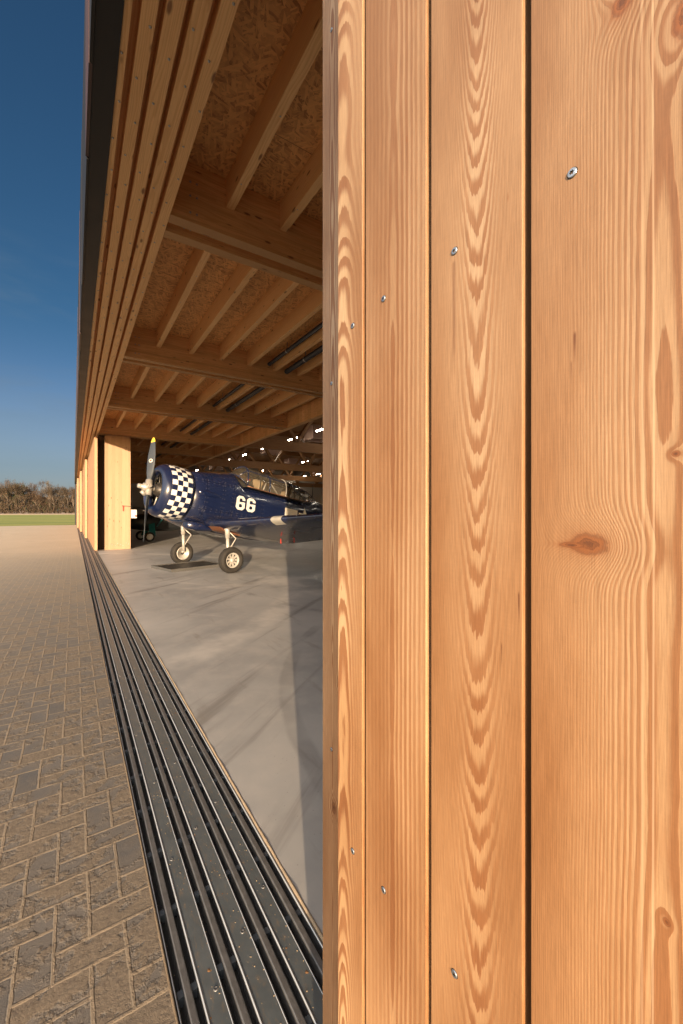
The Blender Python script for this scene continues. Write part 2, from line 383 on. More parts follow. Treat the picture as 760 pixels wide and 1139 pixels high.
def pavers():
    g = mat('herringbone block paving', rough=.85); X, Y, Z = g.split(g.obj())
    wd = .112
    jx = (g.noise(g.vec(X, Y, 0), 6, 3) - .5) * .010; jy = (g.noise(g.vec(X, Y, 5), 6, 3) - .5) * .010
    px = (X - .052 + jx) / wd; py = (Y + jy) / wd
    i = g.m('FLOOR', px); j = g.m('FLOOR', py); u = g.m('FRACT', px); v = g.m('FRACT', py)
    k = g.m('FLOORED_MODULO', i - j, 4.0)
    def eq(n): return g.m('COMPARE', k, float(n), .3)
    k0, k1, k2, k3 = eq(0), eq(1), eq(2), eq(3)
    BIG = 9.0
    eL = u + k1 * BIG; eR = (1 - u) + k0 * BIG; eB = v + k2 * BIG; eT = (1 - v) + k3 * BIG
    e = g.m('MINIMUM', g.m('MINIMUM', eL, eR), g.m('MINIMUM', eB, eT)) * wd
    bi = i - k1; bj = j - k2
    rnd = g.noise(g.vec(bi * 1.37 + .2, bj * 2.11 + .7, 1.5), 1.0, 0)
    p2 = g.vec(X, Y, 0)
    rough_n = g.noise(p2, 26, 5, .65); grit = g.noise(p2, 230, 4, .7); mid = g.noise(p2, 7.5, 5, .62); big = g.noise(p2, .7, 4, .6)
    ew = e + (rough_n - .5) * .011 + (mid - .5) * .006
    joint = 1 - g.step(ew, .0036, .0082)
    # loose sand swept over the blocks: a thin film everywhere, thick drifts with ragged edges
    near = g.step(X, -1.6, .15)
    smear = g.noise(g.vec((X + Y * .5) * 2.6, (Y - X * .5) * 8, 3), 1.0, 6, .7)
    cover = mid * .45 + smear * .5 + rough_n * .30 + big * .35 + near * .07 + (rnd - .5) * .30
    sm = g.step(cover, .835, .905)
    film = g.step(cover, .62, .92) * .55
    pits = g.step(g.noise(p2, 62, 4, .75), .60, .68)
    sm = sm * (1 - pits * .8)
    sand_m = g.m('MAXIMUM', g.m('MAXIMUM', joint, sm), film)
    stone = g.mix(rnd, (.092, .090, .089), (.165, .158, .151))
    stone = g.mix(1.0, stone, g.mix(grit, (.45, .45, .45), (1.55, 1.55, 1.55)), 'MULTIPLY')
    sandc = g.mix(g.noise(p2, 75, 5, .75), (.088, .068, .049), (.285, .228, .165))
    dark_spots = g.step(g.noise(p2, 30, 4, .7), .56, .66)
    sandc = g.mix(dark_spots * .6 * (1 - joint), sandc, (.115, .090, .072))
    sandc = g.mix(1.0, sandc, g.mix(grit, (.7, .7, .7), (1.3, 1.3, 1.3)), 'MULTIPLY')
    col = g.mix(g.m('MINIMUM', sand_m, 1.0), stone, sandc)
    col = g.mix(joint * .4, col, (.37, .29, .20))
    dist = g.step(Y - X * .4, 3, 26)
    col = g.mix(dist * .75, col, g.mix(g.noise(p2, .35, 5, .6), (.42, .345, .25), (.61, .505, .37)))  # far sand painted paler, standing for low sun scattered back
    col = g.mix(g.step(big, .55, .7) * .22, col, (.20, .17, .14))
    g.put(g.B.inputs['Base Color'], col)
    edge_drop = 1 - g.step(e, .004, .011)
    h = joint * (.34 + rough_n * .6) + sm * (.25 + rough_n * 1.25) + grit * .45 - edge_drop * (1 - g.m('MAXIMUM', joint, sm)) * .35 + mid * .8 + (rnd - .5) * .35
    g.put(g.B.inputs['Normal'], g.bump(h, .8, .007))
    return g.M
def grass_mat():
    g = mat('mown grass', rough=.9); X, Y, Z = g.split(g.obj())
    n = g.noise(g.vec(X * .04, Y * .12, 0), 1.0, 5, .6); f = g.noise(g.vec(X, Y, 0), 1.4, 6, .7)
    col = g.mix(g.step(n, .35, .65), (.125, .165, .012), (.235, .235, .030))
    col = g.mix(g.step(f, .35, .7) * .4, col, (.26, .24, .09))
    col = g.mix(g.step(Y + (n - .5) * 40, 205, 235), col, (.55, .40, .27))
    col = g.mix(g.step(Y + (n - .5) * 4, 57, 54), col, (.25, .19, .12))
    g.put(g.B.inputs['Base Color'], col); g.put(g.B.inputs['Normal'], g.bump(f, .3, .1)); return g.M

# ------------------------------------------------------------------ ground
b = MB(); b.add([(-1500, -1500, -.12), (1500, -1500, -.12), (1500, 1500, -.12), (-1500, 1500, -.12)], [(0, 1, 2, 3)])
structure(b.build('grass_field', grass_mat(), recalc=False))
b = MB(); b.box(-60, .266, -30, 54.2, -.115, 0); structure(b.build('pavement', pavers()))
b = MB(); b.box(.785, 36, -9, 56, -.115, .002); structure(b.build('hangar_floor', concrete_floor()))

# ------------------------------------------------------------------ sliding door track
tr = thing('sliding_door_track', (.5, 0, 0), 'dark steel four-rail sliding door track sunk between sandy pavers and concrete floor', 'door track')
Y0, Y1 = -8.6, 55.4
RC = (.318, .454, .5965, .7285)
b = MB(); b.box(.2675 - .5, .7835 - .5, Y0, Y1, -.112, -.046); b.build('track_bed', M['slot'], tr)
PB = SP = None
for i in range(3):
    b = MB(); b.box(RC[i] + .0385 - .5, RC[i + 1] - .0385 - .5, Y0, Y1, -.044, -.004, .0)
    pl = b.build('track_plate', M['steel'], tr)
    for k in range(9):                           # countersunk bolts of this plate, nearest stretch
        y = .75 + i * .13 + k * .62
        xx = (RC[i] + RC[i + 1]) / 2 - .5 + (.012 if k % 2 else -.010)
        if PB is None:
            b = MB(); b.lathe([(.0085, -.004), (.0085, -.0005), (.006, .001), (.0045, .001), (.0035, -.002), (0, -.002)], (0, 0, 0), (0, 0, 1), (1, 0, 0), 14)
            o = PB = b.build('plate_bolt', M['rail'], pl)
        else: o = PB.copy(); COL.objects.link(o); o.parent = pl
        o.location = (xx, y, -.003)
for x in RC:
    x -= .5
    b = MB(); b.add([(x + dx, y, z) for y in (Y0, Y1) for dx, z in ((-.014, -.046), (.014, -.046), (.0115, -.012), (.0115, -.004), (.008, -.0015), (-.008, -.0015), (-.0115, -.004), (-.0115, -.012))],
                    [(k, (k + 1) % 8, 8 + (k + 1) % 8, 8 + k) for k in range(8)] + [tuple(range(8))[::-1], tuple(range(8, 16))])
    b.build('rail', M['rail'], tr)
    for sg in (-1, 1):
        xe = x + sg * (.037 if sg > 0 else .0375)
        if xe + .5 < .285 or xe + .5 > .765:
            pass
        b = MB(); b.tube([(xe, Y0, -.006), (xe, Y1, -.006)], .0048 if sg > 0 else .0030, 10); b.box(xe - .0025, xe + .0025, Y0, Y1, -.046, -.008)
        b.build('rail_lip', M['lip'], tr)
    for k in range(12):
        y = .7 + k * .33 + (x * 3 % .2)
        for sg in (-1, 1):
            if SP is None:
                b = MB(); b.box(-.0095, .0095, 0, .024, -.045, -.012); o = SP = b.build('slot_spacer', M['spacer'], tr)
            else: o = SP.copy(); COL.objects.link(o); o.parent = tr
            o.location = (x + sg * .022, y, 0)
for xa, xb, m_ in ((.2665, .2745, 'sand_edge'), (.7745, .7845, 'concrete_edge')):
    b = MB(); n = 260; vs = []
    rng = random.Random(int(xa * 1e4))
    for k in range(n + 1):
        y = Y0 + (Y1 - Y0) * (k / n) ** 2.2 if k else Y0
        y = -.6 + (Y1 + .6) * (k / n) ** 2.6
        j = rng.uniform(-.002, .002); zz = rng.uniform(.002, .0075)
        vs += [(xa - .5 - .003 + j, y, -.01), (xa - .5 + .001, y, zz), (xb - .5 - .001, y, zz * .8), (xb - .5 + .002 + j, y, -.012)]
    b.add(vs, [(4 * k + q, 4 * k + q + 1, 4 * k + q + 5, 4 * k + q + 4) for k in range(n) for q in range(3)], True)
    b.build('sandy_edge', M[m_], tr)

# loose grit and a little dry leaf litter blown on to the track and its edges
rng = random.Random(33); b = MB(); M['grit'] = soft('sand grains', (.30, .225, .145), .95, 0, .4, 300); M['litter'] = soft('dry leaf bits', (.20, .10, .04), .9, 0, .4, 200)
for k in range(1500):
    y = .55 + 6.5 * rng.random() ** 1.6; q = rng.random()
    if q < .30: x = .2775 + abs(rng.gauss(0, .006)); z = -.044
    elif q < .42: x = .772 - abs(rng.gauss(0, .006)); z = -.044
    elif q < .60: x = rng.choice(RC) + rng.choice((-1, 1)) * rng.uniform(.017, .031); z = -.046
    else:
        i_ = rng.randrange(3); x = rng.uniform(RC[i_] + .042, RC[i_ + 1] - .042); z = -.004
    r_ = rng.choice((.0008, .0012, .0016, .0024)) * (1 + y * .12); b.cur = 0
    if rng.random() < .04: r_ *= 2.4; b.cur = 1
    a_ = rng.uniform(0, 6.28); f_ = .25 if b.cur else rng.uniform(.5, .9)
    base_ = [(x + r_ * rng.uniform(.7, 1.2) * math.cos(a_ + t_ * 1.2566), y + r_ * rng.uniform(.7, 1.3) * math.sin(a_ + t_ * 1.2566), z) for t_ in range(5)]
    top_ = (x + rng.uniform(-.3, .3) * r_, y, z + r_ * f_)
    b.add(base_ + [top_], [(t_, (t_ + 1) % 5, 5) for t_ in range(5)])
tag(b.build('sand_grit', [M['grit'], M['litter']], recalc=False), 'loose sand grit and leaf bits scattered over the door track', 'grit', kind='stuff')

# ------------------------------------------------------------------ hangar building
hg = thing('timber_hangar', (.8, 0, 0), 'large timber hangar with open side, glulam beams, strand board ceiling and dark upper facade', 'hangar')
OX = .8
def hb(b, name, m, label=None, parent=None):
    for i, v in enumerate(b.v): b.v[i] = (v[0] - OX, v[1], v[2])
    return b.build(name, m, parent or hg, label)
ZB, ZD = 4.72, 5.36
def bolts(b, x0, x1, y0, y1, step, z, r=.009):
    k = 0; y = y0
    while y < y1:
        x = x0 + (x1 - x0) * (.30 if k % 2 else .70)
        b.lathe([(r, 0), (r, -.004), (r * .55, -.0065), (0, -.0065)], (x, y, z), (0, 0, 1), (1, 0, 0), 8); y += step * (.9 + .2 * ((k * 7919) % 10) / 10); k += 1
GB = ((.260, .302), (.352, .438), (.478, .580), (.620, .712), (.757, .849))
for i, (xa, xb) in enumerate(GB):
    b = MB(); b.box(xa, xb, -8.6, 55.6, ZB + .004 * (i % 2), ZD - .02); b.cur = 1
    bolts(b, xa, xb, .3 + .13 * i, 20, .40, ZB + .004 * (i % 2))
    hb(b, 'door_guide_beam', [M['beam_y'], M['galv']])
b = MB(); b.box(.258, .86, -8.6, 55.6, ZD - .018, ZD + .1)
for p_, q_ in zip(GB, GB[1:]): b.box(p_[1] + .001, q_[0] - .001, -8.6, 55.6, ZB + .13, ZD - .019)
hb(b, 'guide_cover', M['beam_y'])
# dark upper facade with its cassettes of different colour
b = MB(); b.box(.112, .258, -8.6, 56, ZB - .012, 6.80); b.box(.112, .36, 55.6, 56, -.1, ZB - .014)
hb(b, 'facade_wall', M['fascia'])
rng = random.Random(4)
y = -8.6; cols = ['fascia', 'fascia', 'dark_red', 'fascia', 'pale_sheet', 'fascia', 'dark_red', 'pale_sheet']
plan = {2: None}
seq = []
while y < 55:
    L = rng.choice((.9, 1.3, 1.8, 2.4))
    seq.append((y, min(y + L, 56))); y += L
for i, (ya, yb) in enumerate(seq):
    b = MB(); b.box(.094 - .004 * (i % 3), .110, ya + .006, yb - .006, ZB - .02 - .01 * (i % 2), 6.80 + .01 * (i % 3))
    hb(b, 'facade_cassette', M[cols[(i * 5 + i // 3) % 8]])
# cross beams, in pairs, with rafters and deck between
CB = [-4.8, -.13, 4.56, 9.25, 13.94, 19.12, 23.8, 28.5, 33.2, 37.9, 42.6, 47.3, 52.0]
GX = 6.73
for y in CB:
    for k, (ya, yb) in enumerate(((y, y + .14), (y + .29, y + .42))):
        b = MB(); b.box(.852, GX - .003, ya, yb, ZB, ZD - .004); b.cur = 1
        for xx in (1.05, 1.12, 6.4, 6.5):
            for zz in (4.82, 5.0, 5.15): b.lathe([(.011, 0), (.011, .006), (0, .006)], (xx, ya, zz), (0, -1, 0), (1, 0, 0), 8)
        hb(b, 'cross_beam', [M['beam_x'], M['galv']])
rp = None
for i in range(len(CB) - 1):
    if CB[i] > 34: break
    ya, yb = CB[i] + .423, CB[i + 1] - .003
    for k in range(-1, 8):
        x = 1.486 + .66 * k
        if k == -1 and i > 4: continue
        b = MB(); b.box(x - .045, x + .045, 0, yb - ya, 5.03 + .002 * (k % 3), ZD - .002)
        b.cur = 1
        if i in (1, 2):
            for q in range(5): b.lathe([(.008, 0), (.006, -.004), (0, -.004)], (x + (.015 if q % 2 else -.017), .25 + q * .9, 5.03 + .002 * (k % 3)), (0, 0, 1), (1, 0, 0), 6)
        o = hb(b, 'rafter', [M['beam_y'], M['galv']]); o.location.y = ya
b = MB(); b.box(.86, GX + .1, -8.6, 55.6, ZD, ZD + .12); hb(b, 'roof_deck', M['osb'])
b = MB(); b.box(GX, GX + .2, -8.6, 55.6, ZB, 5.30); hb(b, 'girder', M['girder'])
# tall hall behind the girder
b = MB(); b.box(GX + .05, 36, -8.6, 56, 7.75, 7.95); b.box(GX + .003, GX + .1, -8.6, 55.6, ZD + .12, 7.75)
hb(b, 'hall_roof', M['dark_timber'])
b = MB(); b.box(36, 36.2, -8.8, 56.2, -.1, 7.95); hb(b, 'rear_wall', M['wall_grey'])
b = MB(); b.box(.9, 36, -8.85, -8.62, -.1, 7.95); hb(b, 'gable_wall', M['wall_grey'])
b = MB(); b.box(.9, 36, 56.0, 56.2, -.1, 7.95)
for z in (2.2, 3.3, 4.4): b.box(.9, 36, 55.93, 55.998, z, z + .12)
for x in (24, 28.5, 33): b.box(x, x + .3, 55.85, 55.998, 0, 7.7)
hb(b, 'gable_wall', M['wall_grey'])
for y in (19.12, 28.5, 37.9, 47.3):
    b = MB(); b.box(GX + .203, 36, y, y + .2, ZB, 5.22); b.box(GX + .203, 36, y, y + .2, 7.3, 7.74)
    n = 10; dx = (36 - GX - .2) / n
    for k in range(n):
        x = GX + .2 + k * dx
        a_, c_ = ((x, 5.2), (x + dx / 2, 7.32)), ((x + dx / 2, 7.32), (x + dx, 5.2))
        for (p0, p1) in (a_, c_): b.obox((p0[0], y + .1, p0[1]), (p1[0], y + .1, p1[1]), .16, .24, (0, 1, 0))
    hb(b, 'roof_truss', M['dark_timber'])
for x in (14.2, 21.0, 28.8):
    for y in (25.2, 33.5, 43.0, 50.5):
        b = MB()
        for (xa, xb, ya, yb) in ((x, x + 1.5, y, y + .06), (x, x + 1.5, y + 1.34, y + 1.4), (x, x + .06, y + .06, y + 1.34), (x + 1.44, x + 1.5, y + .06, y + 1.34)):
            b.box(xa, xb, ya, yb, 6.75, 7.748)
        hb(b, 'skylight_lining', M['pink_panel'])
# portal panel at the far side of the opening
b = MB(); b.box(1.053, 1.990, 19.08, 19.30, .0, ZB - .003)
pp = hb(b, 'portal_panel', M['post'])
for k in range(9):
    b = MB(); b.lathe([(.016, 0), (.016, .006), (0, .008)], (1.12 + .098 * k + (.02 if k % 2 else 0), 19.079, .16 + (.09 if k % 3 == 1 else 0) + (.045 if k % 3 == 2 else 0)), (0, -1, 0), (1, 0, 0), 10)
    hb(b, 'panel_bolt', M['galv'], parent=pp)
b = MB(); b.box(.86, 1.05, 19.5, 19.6, 0, ZB - .003); hb(b, 'portal_infill', M['core'])
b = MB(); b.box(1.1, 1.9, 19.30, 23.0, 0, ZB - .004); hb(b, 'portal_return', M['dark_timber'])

# ------------------------------------------------------------------ door leaves
def rough_cladding(mb, xf, ya, yb, pitch=.144, gap=.009, z0=.05, z1=4.58, t=.024):
    y = yb
    while y > ya + .02:
        y2 = max(ya, y - pitch + gap); mb.box(xf, xf + t, y2, y, z0, z1); y -= pitch
# hero boards: (s_low, s_high, material)
G_ = .009
bl = [(.5355 + G_ / 2, .614), (.3904 + G_ / 2, .5355 - G_ / 2), (.2492 + G_ / 2, .3904 - G_ / 2), (.1050 + G_ / 2, .2492 - G_ / 2)]
mats = [
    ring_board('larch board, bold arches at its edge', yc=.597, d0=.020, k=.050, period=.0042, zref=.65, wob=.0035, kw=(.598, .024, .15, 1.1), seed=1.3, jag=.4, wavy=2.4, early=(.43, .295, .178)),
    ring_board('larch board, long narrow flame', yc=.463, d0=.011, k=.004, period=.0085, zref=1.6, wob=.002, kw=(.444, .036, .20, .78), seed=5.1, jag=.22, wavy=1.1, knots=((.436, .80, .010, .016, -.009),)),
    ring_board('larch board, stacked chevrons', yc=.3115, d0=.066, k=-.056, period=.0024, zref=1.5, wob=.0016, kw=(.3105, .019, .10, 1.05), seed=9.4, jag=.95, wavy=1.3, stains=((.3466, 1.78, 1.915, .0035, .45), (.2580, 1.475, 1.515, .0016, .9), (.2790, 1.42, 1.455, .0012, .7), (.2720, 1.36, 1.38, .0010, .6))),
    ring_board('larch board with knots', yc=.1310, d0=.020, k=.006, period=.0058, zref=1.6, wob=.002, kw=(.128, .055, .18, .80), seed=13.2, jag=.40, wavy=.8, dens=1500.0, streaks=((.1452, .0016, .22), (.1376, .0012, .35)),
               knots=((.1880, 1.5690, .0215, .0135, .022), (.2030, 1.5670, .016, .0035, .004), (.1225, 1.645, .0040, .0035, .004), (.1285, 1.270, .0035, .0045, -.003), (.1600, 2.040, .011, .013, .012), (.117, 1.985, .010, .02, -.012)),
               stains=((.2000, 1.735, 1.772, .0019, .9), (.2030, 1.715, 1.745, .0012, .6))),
]
def screw(parent, x, y, z, r=.0045):
    b = MB(); b.lathe([(r * 1.12, .0003), (r * 1.12, -.0002), (r, -.0002), (r * .98, -.0008), (r * .86, -.0014)], (x, y, z), (1, 0, 0), (0, 1, 0), 24, smooth=False)
    n = 36; o = Vector((x, y, z)); ring = []; low = []; out = []       # star-shaped drive recess
    for k in range(n):
        a = 2 * math.pi * k / n; rr = r * (.43 + .10 * math.cos(6 * a)); dy, dz = math.cos(a), math.sin(a)
        out.append(o + Vector((-.0014, dy * r * .86, dz * r * .86))); ring.append(o + Vector((-.0015, dy * rr, dz * rr))); low.append(o + Vector((.0005, dy * rr * .9, dz * rr * .9)))
    b.loft([out, ring], caps=False, smooth=False); b.cur = 1; b.loft([ring, low], caps=False, smooth=False); b.add(low, [list(range(n))])
    s_ = b.build('screw', [M['zinc'], M['blackhole']], parent)
    for p in s_.data.polygons:
        if math.hypot(p.center.y - y, p.center.z - z) > r * 1.02: p.material_index = 1  # black ring round the head paints its countersink shade
    return s_
lf = thing('sliding_door_leaf', (.397, 0, 0), 'sliding door leaf of wide orange larch boards close in front, chevron grain and dark gaps', 'door leaf', 'larch-clad sliding door leaves')
for i, ((ya, yb), m_) in enumerate(zip(bl, mats)):
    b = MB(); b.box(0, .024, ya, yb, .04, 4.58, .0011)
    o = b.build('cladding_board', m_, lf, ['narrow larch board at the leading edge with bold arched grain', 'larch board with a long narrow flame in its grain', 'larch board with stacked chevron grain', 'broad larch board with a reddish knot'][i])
    ys = [.567, .4846, .3456, .2022][i]
    zs = [(1.915, 1.02), (1.925, 1.018), (1.924, 1.022), (1.922, 1.02)][i]
    for z in zs + (2.83, .12): screw(o, 0, ys, z)
b = MB(); rough_cladding(b, 0, -8.0, .1050 - G_ / 2); b.build('cladding', M['larch'], lf)
b = MB(); b.box(.0245, .110, -8.0, .606, .03, 4.60); b.build('door_core', M['core'], lf)
lf2 = thing('sliding_door_leaf', (.541, 0, 0), 'shaded larch door leaf edge with dark knots, just behind the close front leaf', 'door leaf', 'larch-clad sliding door leaves')
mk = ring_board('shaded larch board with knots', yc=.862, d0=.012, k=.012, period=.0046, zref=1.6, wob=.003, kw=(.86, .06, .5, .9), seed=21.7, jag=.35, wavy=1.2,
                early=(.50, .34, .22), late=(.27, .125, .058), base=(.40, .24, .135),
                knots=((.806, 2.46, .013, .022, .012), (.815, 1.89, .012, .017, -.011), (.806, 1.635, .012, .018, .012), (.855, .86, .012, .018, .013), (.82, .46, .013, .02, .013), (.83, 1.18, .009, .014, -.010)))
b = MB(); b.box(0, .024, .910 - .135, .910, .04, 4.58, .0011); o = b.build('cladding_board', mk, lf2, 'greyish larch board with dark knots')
for z in (2.808, 1.92, 1.0): screw(o, 0, .866, z)
b = MB(); rough_cladding(b, 0, -7.7, .910 - .144); b.build('cladding', M['larch'], lf2)
b = MB(); b.box(.0245, .110, -7.7, .902, .03, 4.60); b.build('door_core', M['leaf_edge'], lf2)
far = [(.7305, 18.75, 27.75, 'far door leaf nearest the lit portal panel, its pale edge beside a black gap'),
       (.5965, 27.5, 36.3, 'second far door leaf from the portal panel, running back behind the first'),
       (.454, 36.05, 44.4, 'third far door leaf from the portal panel, thin pale edge near the trees'),
       (.318, 44.15, 55.5, 'last and most distant door leaf, beside the dark facade corner')]
for xc, ya, yb, lab in far:
    t = thing('sliding_door_leaf', (xc, ya, 0), lab, 'door leaf', 'larch-clad sliding door leaves')
    b = MB(); b.box(-.031, .055, 0, yb - ya, .02, 4.56, .003); b.build('door_core', M['leaf_edge'], t)
    b = MB(); y = .004
    while y < yb - ya - .15: b.box(-.056, -.0315, y, y + .135, .03, 4.55); y += .144
    b.build('cladding', M['larch'], t)

# ------------------------------------------------------------------ pipes under the ceiling
def pipe(name, x, z, r, lab, clips):
    t = thing(name, (x, 0, z), lab, 'pipe')
    b = MB(); b.tube([(0, -4.3, 0), (0, 33, 0)], r, 12); b.build('pipe_run', M['pipe'], t)
    for i in range(clips):
        y = 5.9 + i * 2.35
        b = MB(); b.tube([(0, y - .02, 0), (0, y + .02, 0)], r + .006, 12); b.box(-.008, .008, y - .01, y + .01, r, ZD - z - .002)
        b.build('pipe_clip', M['galv'], t)
pipe('ceiling_pipe', 3.985, 5.17, .045, 'slim dark grey pipe under the ceiling, beside a rafter, left of the black pipe', 5)
pipe('ceiling_pipe', 4.45, 5.08, .062, 'thick black pipe with bright clips, midway between two rafters under the ceiling', 6)

# ------------------------------------------------------------------ lit strip lamps in the tall hall
lamp = None
for x, ys in ((12.6, (8.4, 12.7, 17.0, 21.3, 25.2, 30.0, 35.0, 39.5, 43.8, 51.6)), (19.5, (8.4, 17.0, 25.2, 31.0, 36.3, 43.3, 47.4)), (27.6, (17.0, 30.0, 38.0, 47.8, 51.8, 54.6))):
    for y in ys:
        if lamp is None:
            lamp = o = thing('strip_lamp', (x, y, 6.55), 'lit white strip lamp hanging under the dark roof of the tall hall', 'lamp', 'strip lamps under the hall roof')
            b = MB(); b.box(-.09, .09, -.75, .75, .0, .07); b.obox((0, -.5, .07), (0, -.5, 1.2), .01, .01); b.obox((0, .5, .07), (0, .5, 1.2), .01, .01)
            b.build('lamp_housing', M['galv'], o)
            b = MB(); b.box(-.05, .05, -.66, .66, -.04, -.002, .015); b.build('lamp_tube', M['tube'], o)
        else: o = copy_tree(lamp); o.location = (x, y, 6.55)

# ------------------------------------------------------------------ small things at the portal
t = thing('door_hook', (1.72, 19.078, 1.6), 'red metal hook with a dark cord on the lit timber panel', 'hook')
b = MB(); b.box(-.022, .022, -.03, 0, -.02, .2, .004); b.box(-.05, .03, -.05, -.002, .18, .215, .004); b.build('hook_arm', M['red'], t)
b = MB(); b.tube([(-.04, -.045, .205), (.12, -.05, .19), (.3, -.045, .165), (.36, -.02, .16)], .010, 8); b.build('cord', M['pipe'], t)
t = thing('control_box', (2.13, 19.2, 1.28), 'small white control box with a red button beside the lit timber panel', 'box')
b = MB(); b.box(-.139, .10, -.07, .06, 0, .36, .01); b.build('box_case', M['white'], t)
b = MB(); b.lathe([(.035, 0), (.035, .03), (.02, .045), (0, .045)], (.05, -.07, .1), (0, -1, 0), (1, 0, 0), 14); b.build('button', M['red'], t)

# ------------------------------------------------------------------ aircraft
PI = math.pi
def sgp(v, e): return math.copysign(abs(v) ** e, v)
def navy(name, panel=True):
    g = mat(name, rough=.24); P = g.obj(); x, y, z = g.split(P)
    n = g.noise(P, 2.2, 4, .6)
    col = g.mix(n, (.0048, .0088, .033), (.0085, .0150, .049))
    if panel:
        for a0 in (1.27, 1.78, 2.10, 3.15, 4.12, 5.6, 6.4):
            d = g.m('ABSOLUTE', x - (a0 - 1.82))
            col = g.mix((1 - g.step(d, .003, .009)) * .8, col, (.004, .006, .02))
            dots = (1 - g.step(g.m('ABSOLUTE', d - .035), .004, .010)) * g.step(g.m('FRACT', z * 8.3 + a0), .72, .8)
            col = g.mix(dots * .28, col, (.16, .15, .14))
        for c0 in (.46, -.30):
            d = g.m('ABSOLUTE', z - (c0 + 1.886) - x * .03)
            col = g.mix((1 - g.step(d, .003, .009)) * .8, col, (.004, .006, .02))
            dots = (1 - g.step(g.m('ABSOLUTE', d - .03), .004, .010)) * g.step(g.m('FRACT', x * 6.1), .74, .82)
            col = g.mix(dots * .28, col, (.16, .15, .14))
    soot = (1 - g.step(z, 1.15, 1.75)) * g.step(g.noise(g.vec(x * .9, y * 6, z * 7), 1.3, 5, .65), .46, .66)
    col = g.mix(soot * .45, col, (.045, .036, .028))
    ch = g.step(g.noise(P, 13, 3, .6), .73, .77); col = g.mix(ch * .4, col, (.13, .12, .11))
    g.put(g.B.inputs['Base Color'], col); g.put(g.B.inputs['Roughness'], g.m('ADD', .18, n * .16))
    g.B.inputs['Coat Weight'].default_value = .5; g.B.inputs['Coat Roughness'].default_value = .08
    return g.M
M['navy'] = navy('glossy navy paint')
M['navy_plain'] = navy('navy paint', False)
def checker():
    g = mat('navy and white checkers', rough=.28); x, y, z = g.split(g.obj())
    xx = x + 1.82; zz = z - 1.886
    ang = g.m('ARCTAN2', zz, y) / (2 * PI) * 32
    col_i = g.m('FLOOR', (xx - .28) / .1325); row = g.m('FLOOR', ang)
    par = g.m('FLOORED_MODULO', col_i + row + 1, 2.0)
    inb = g.step(xx, .279, .281) * (1 - g.step(xx, .809, .811))
    n = g.noise(g.obj(), 9, 4, .6)
    navy_c = g.mix(n, (.0048, .0088, .033), (.0085, .0150, .049))
    wht = g.mix(g.step(n, .62, .72), (.62, .62, .605), (.48, .465, .43))
    g.put(g.B.inputs['Base Color'], g.mix(par * inb, navy_c, wht)); g.B.inputs['Coat Weight'].default_value = .4; return g.M
M['checker'] = checker()
M['alloy'] = soft('grey cast alloy', (.34, .325, .30), .38, .3, .2, 14)
M['gear_paint'] = soft('pale grey gear paint', (.36, .345, .32), .4, .1, .15, 14)
M['engine_dark'] = soft('oily dark engine', (.045, .04, .035), .45, .5, .4, 20)
M['copper'] = soft('copper floor glow and sill rail', (.26, .115, .065), .38, .45, .3, 8)
M['blade'] = soft('dark blue grey blade', (.035, .042, .052), .38, 0, .25, 6)
M['yellow'] = soft('yellow blade tip', (.72, .50, .05), .4)
M['rubber'] = soft('tyre rubber', (.017, .0145, .012), .8, 0, .4, 18, .4)
M['seat'] = soft('tan seat', (.42, .32, .20), .7)
M['cockpit'] = soft('dark cockpit', (.03, .028, .024), .7)
M['insignia'] = soft('off white marking', (.70, .66, .58), .5, 0, .1)
M['lens'] = soft('cream leading edge band', (.27, .26, .235), .45, 0, .12)
def glass():
    m = bpy.data.materials.new('canopy glass'); m.use_nodes = True; nt = m.node_tree; nt.nodes.remove(nt.nodes['Principled BSDF'])
    a = nt.nodes.new('ShaderNodeBsdfTransparent'); a.inputs[0].default_value = (.86, .86, .84, 1)
    b_ = nt.nodes.new('ShaderNodeBsdfGlossy'); b_.inputs['Roughness'].default_value = .04; b_.inputs[0].default_value = (.9, .9, .9, 1)
    d = nt.nodes.new('ShaderNodeBsdfDiffuse'); d.inputs[0].default_value = (.7, .62, .5, 1)
    f = nt.nodes.new('ShaderNodeFresnel'); f.inputs[0].default_value = 1.45
    x1 = nt.nodes.new('ShaderNodeMixShader'); x2 = nt.nodes.new('ShaderNodeMixShader'); x2.inputs[0].default_value = .05
    nt.links.new(f.outputs[0], x1.inputs[0]); nt.links.new(a.outputs[0], x1.inputs[1]); nt.links.new(b_.outputs[0], x1.inputs[2])
    nt.links.new(x1.outputs[0], x2.inputs[1]); nt.links.new(d.outputs[0], x2.inputs[2])
    nt.links.new(x2.outputs[0], nt.nodes['Material Output'].inputs[0]); return m
M['glass'] = glass()

ac = thing('propeller_aircraft', (2.985, 11.52, 0), 'navy blue two-seat propeller aircraft with checkered cowling and white 66 on its side', 'aircraft', rot=(0, R(10), math.atan2(.251, .968)))
def PL(a, b_, c): return Vector((a - 1.82, -b_, c + 1.886))
AX, UP, SIDE = Vector((1, 0, 0)), Vector((0, 0, 1)), Vector((0, -1, 0))
FS = [(.80, .60, .64, -.64, 2.0), (1.25, .60, .72, -.70, 2.1), (1.75, .585, .80, -.76, 2.2), (2.12, .565, .875, -.78, 2.3), (2.22, .56, .885, -.78, 2.3), (2.36, .552, .76, -.78, 2.4),
      (2.50, .545, .62, -.78, 2.6), (3.3, .53, .58, -.78, 2.8), (4.1, .48, .58, -.74, 2.8), (4.9, .42, .60, -.66, 2.6), (5.3, .385, .68, -.60, 2.4), (5.5, .37, .80, -.57, 2.2),
      (6.5, .26, .66, -.36, 2.1), (7.6, .14, .48, -.12, 2.0), (8.25, .05, .38, .05, 2.0)]
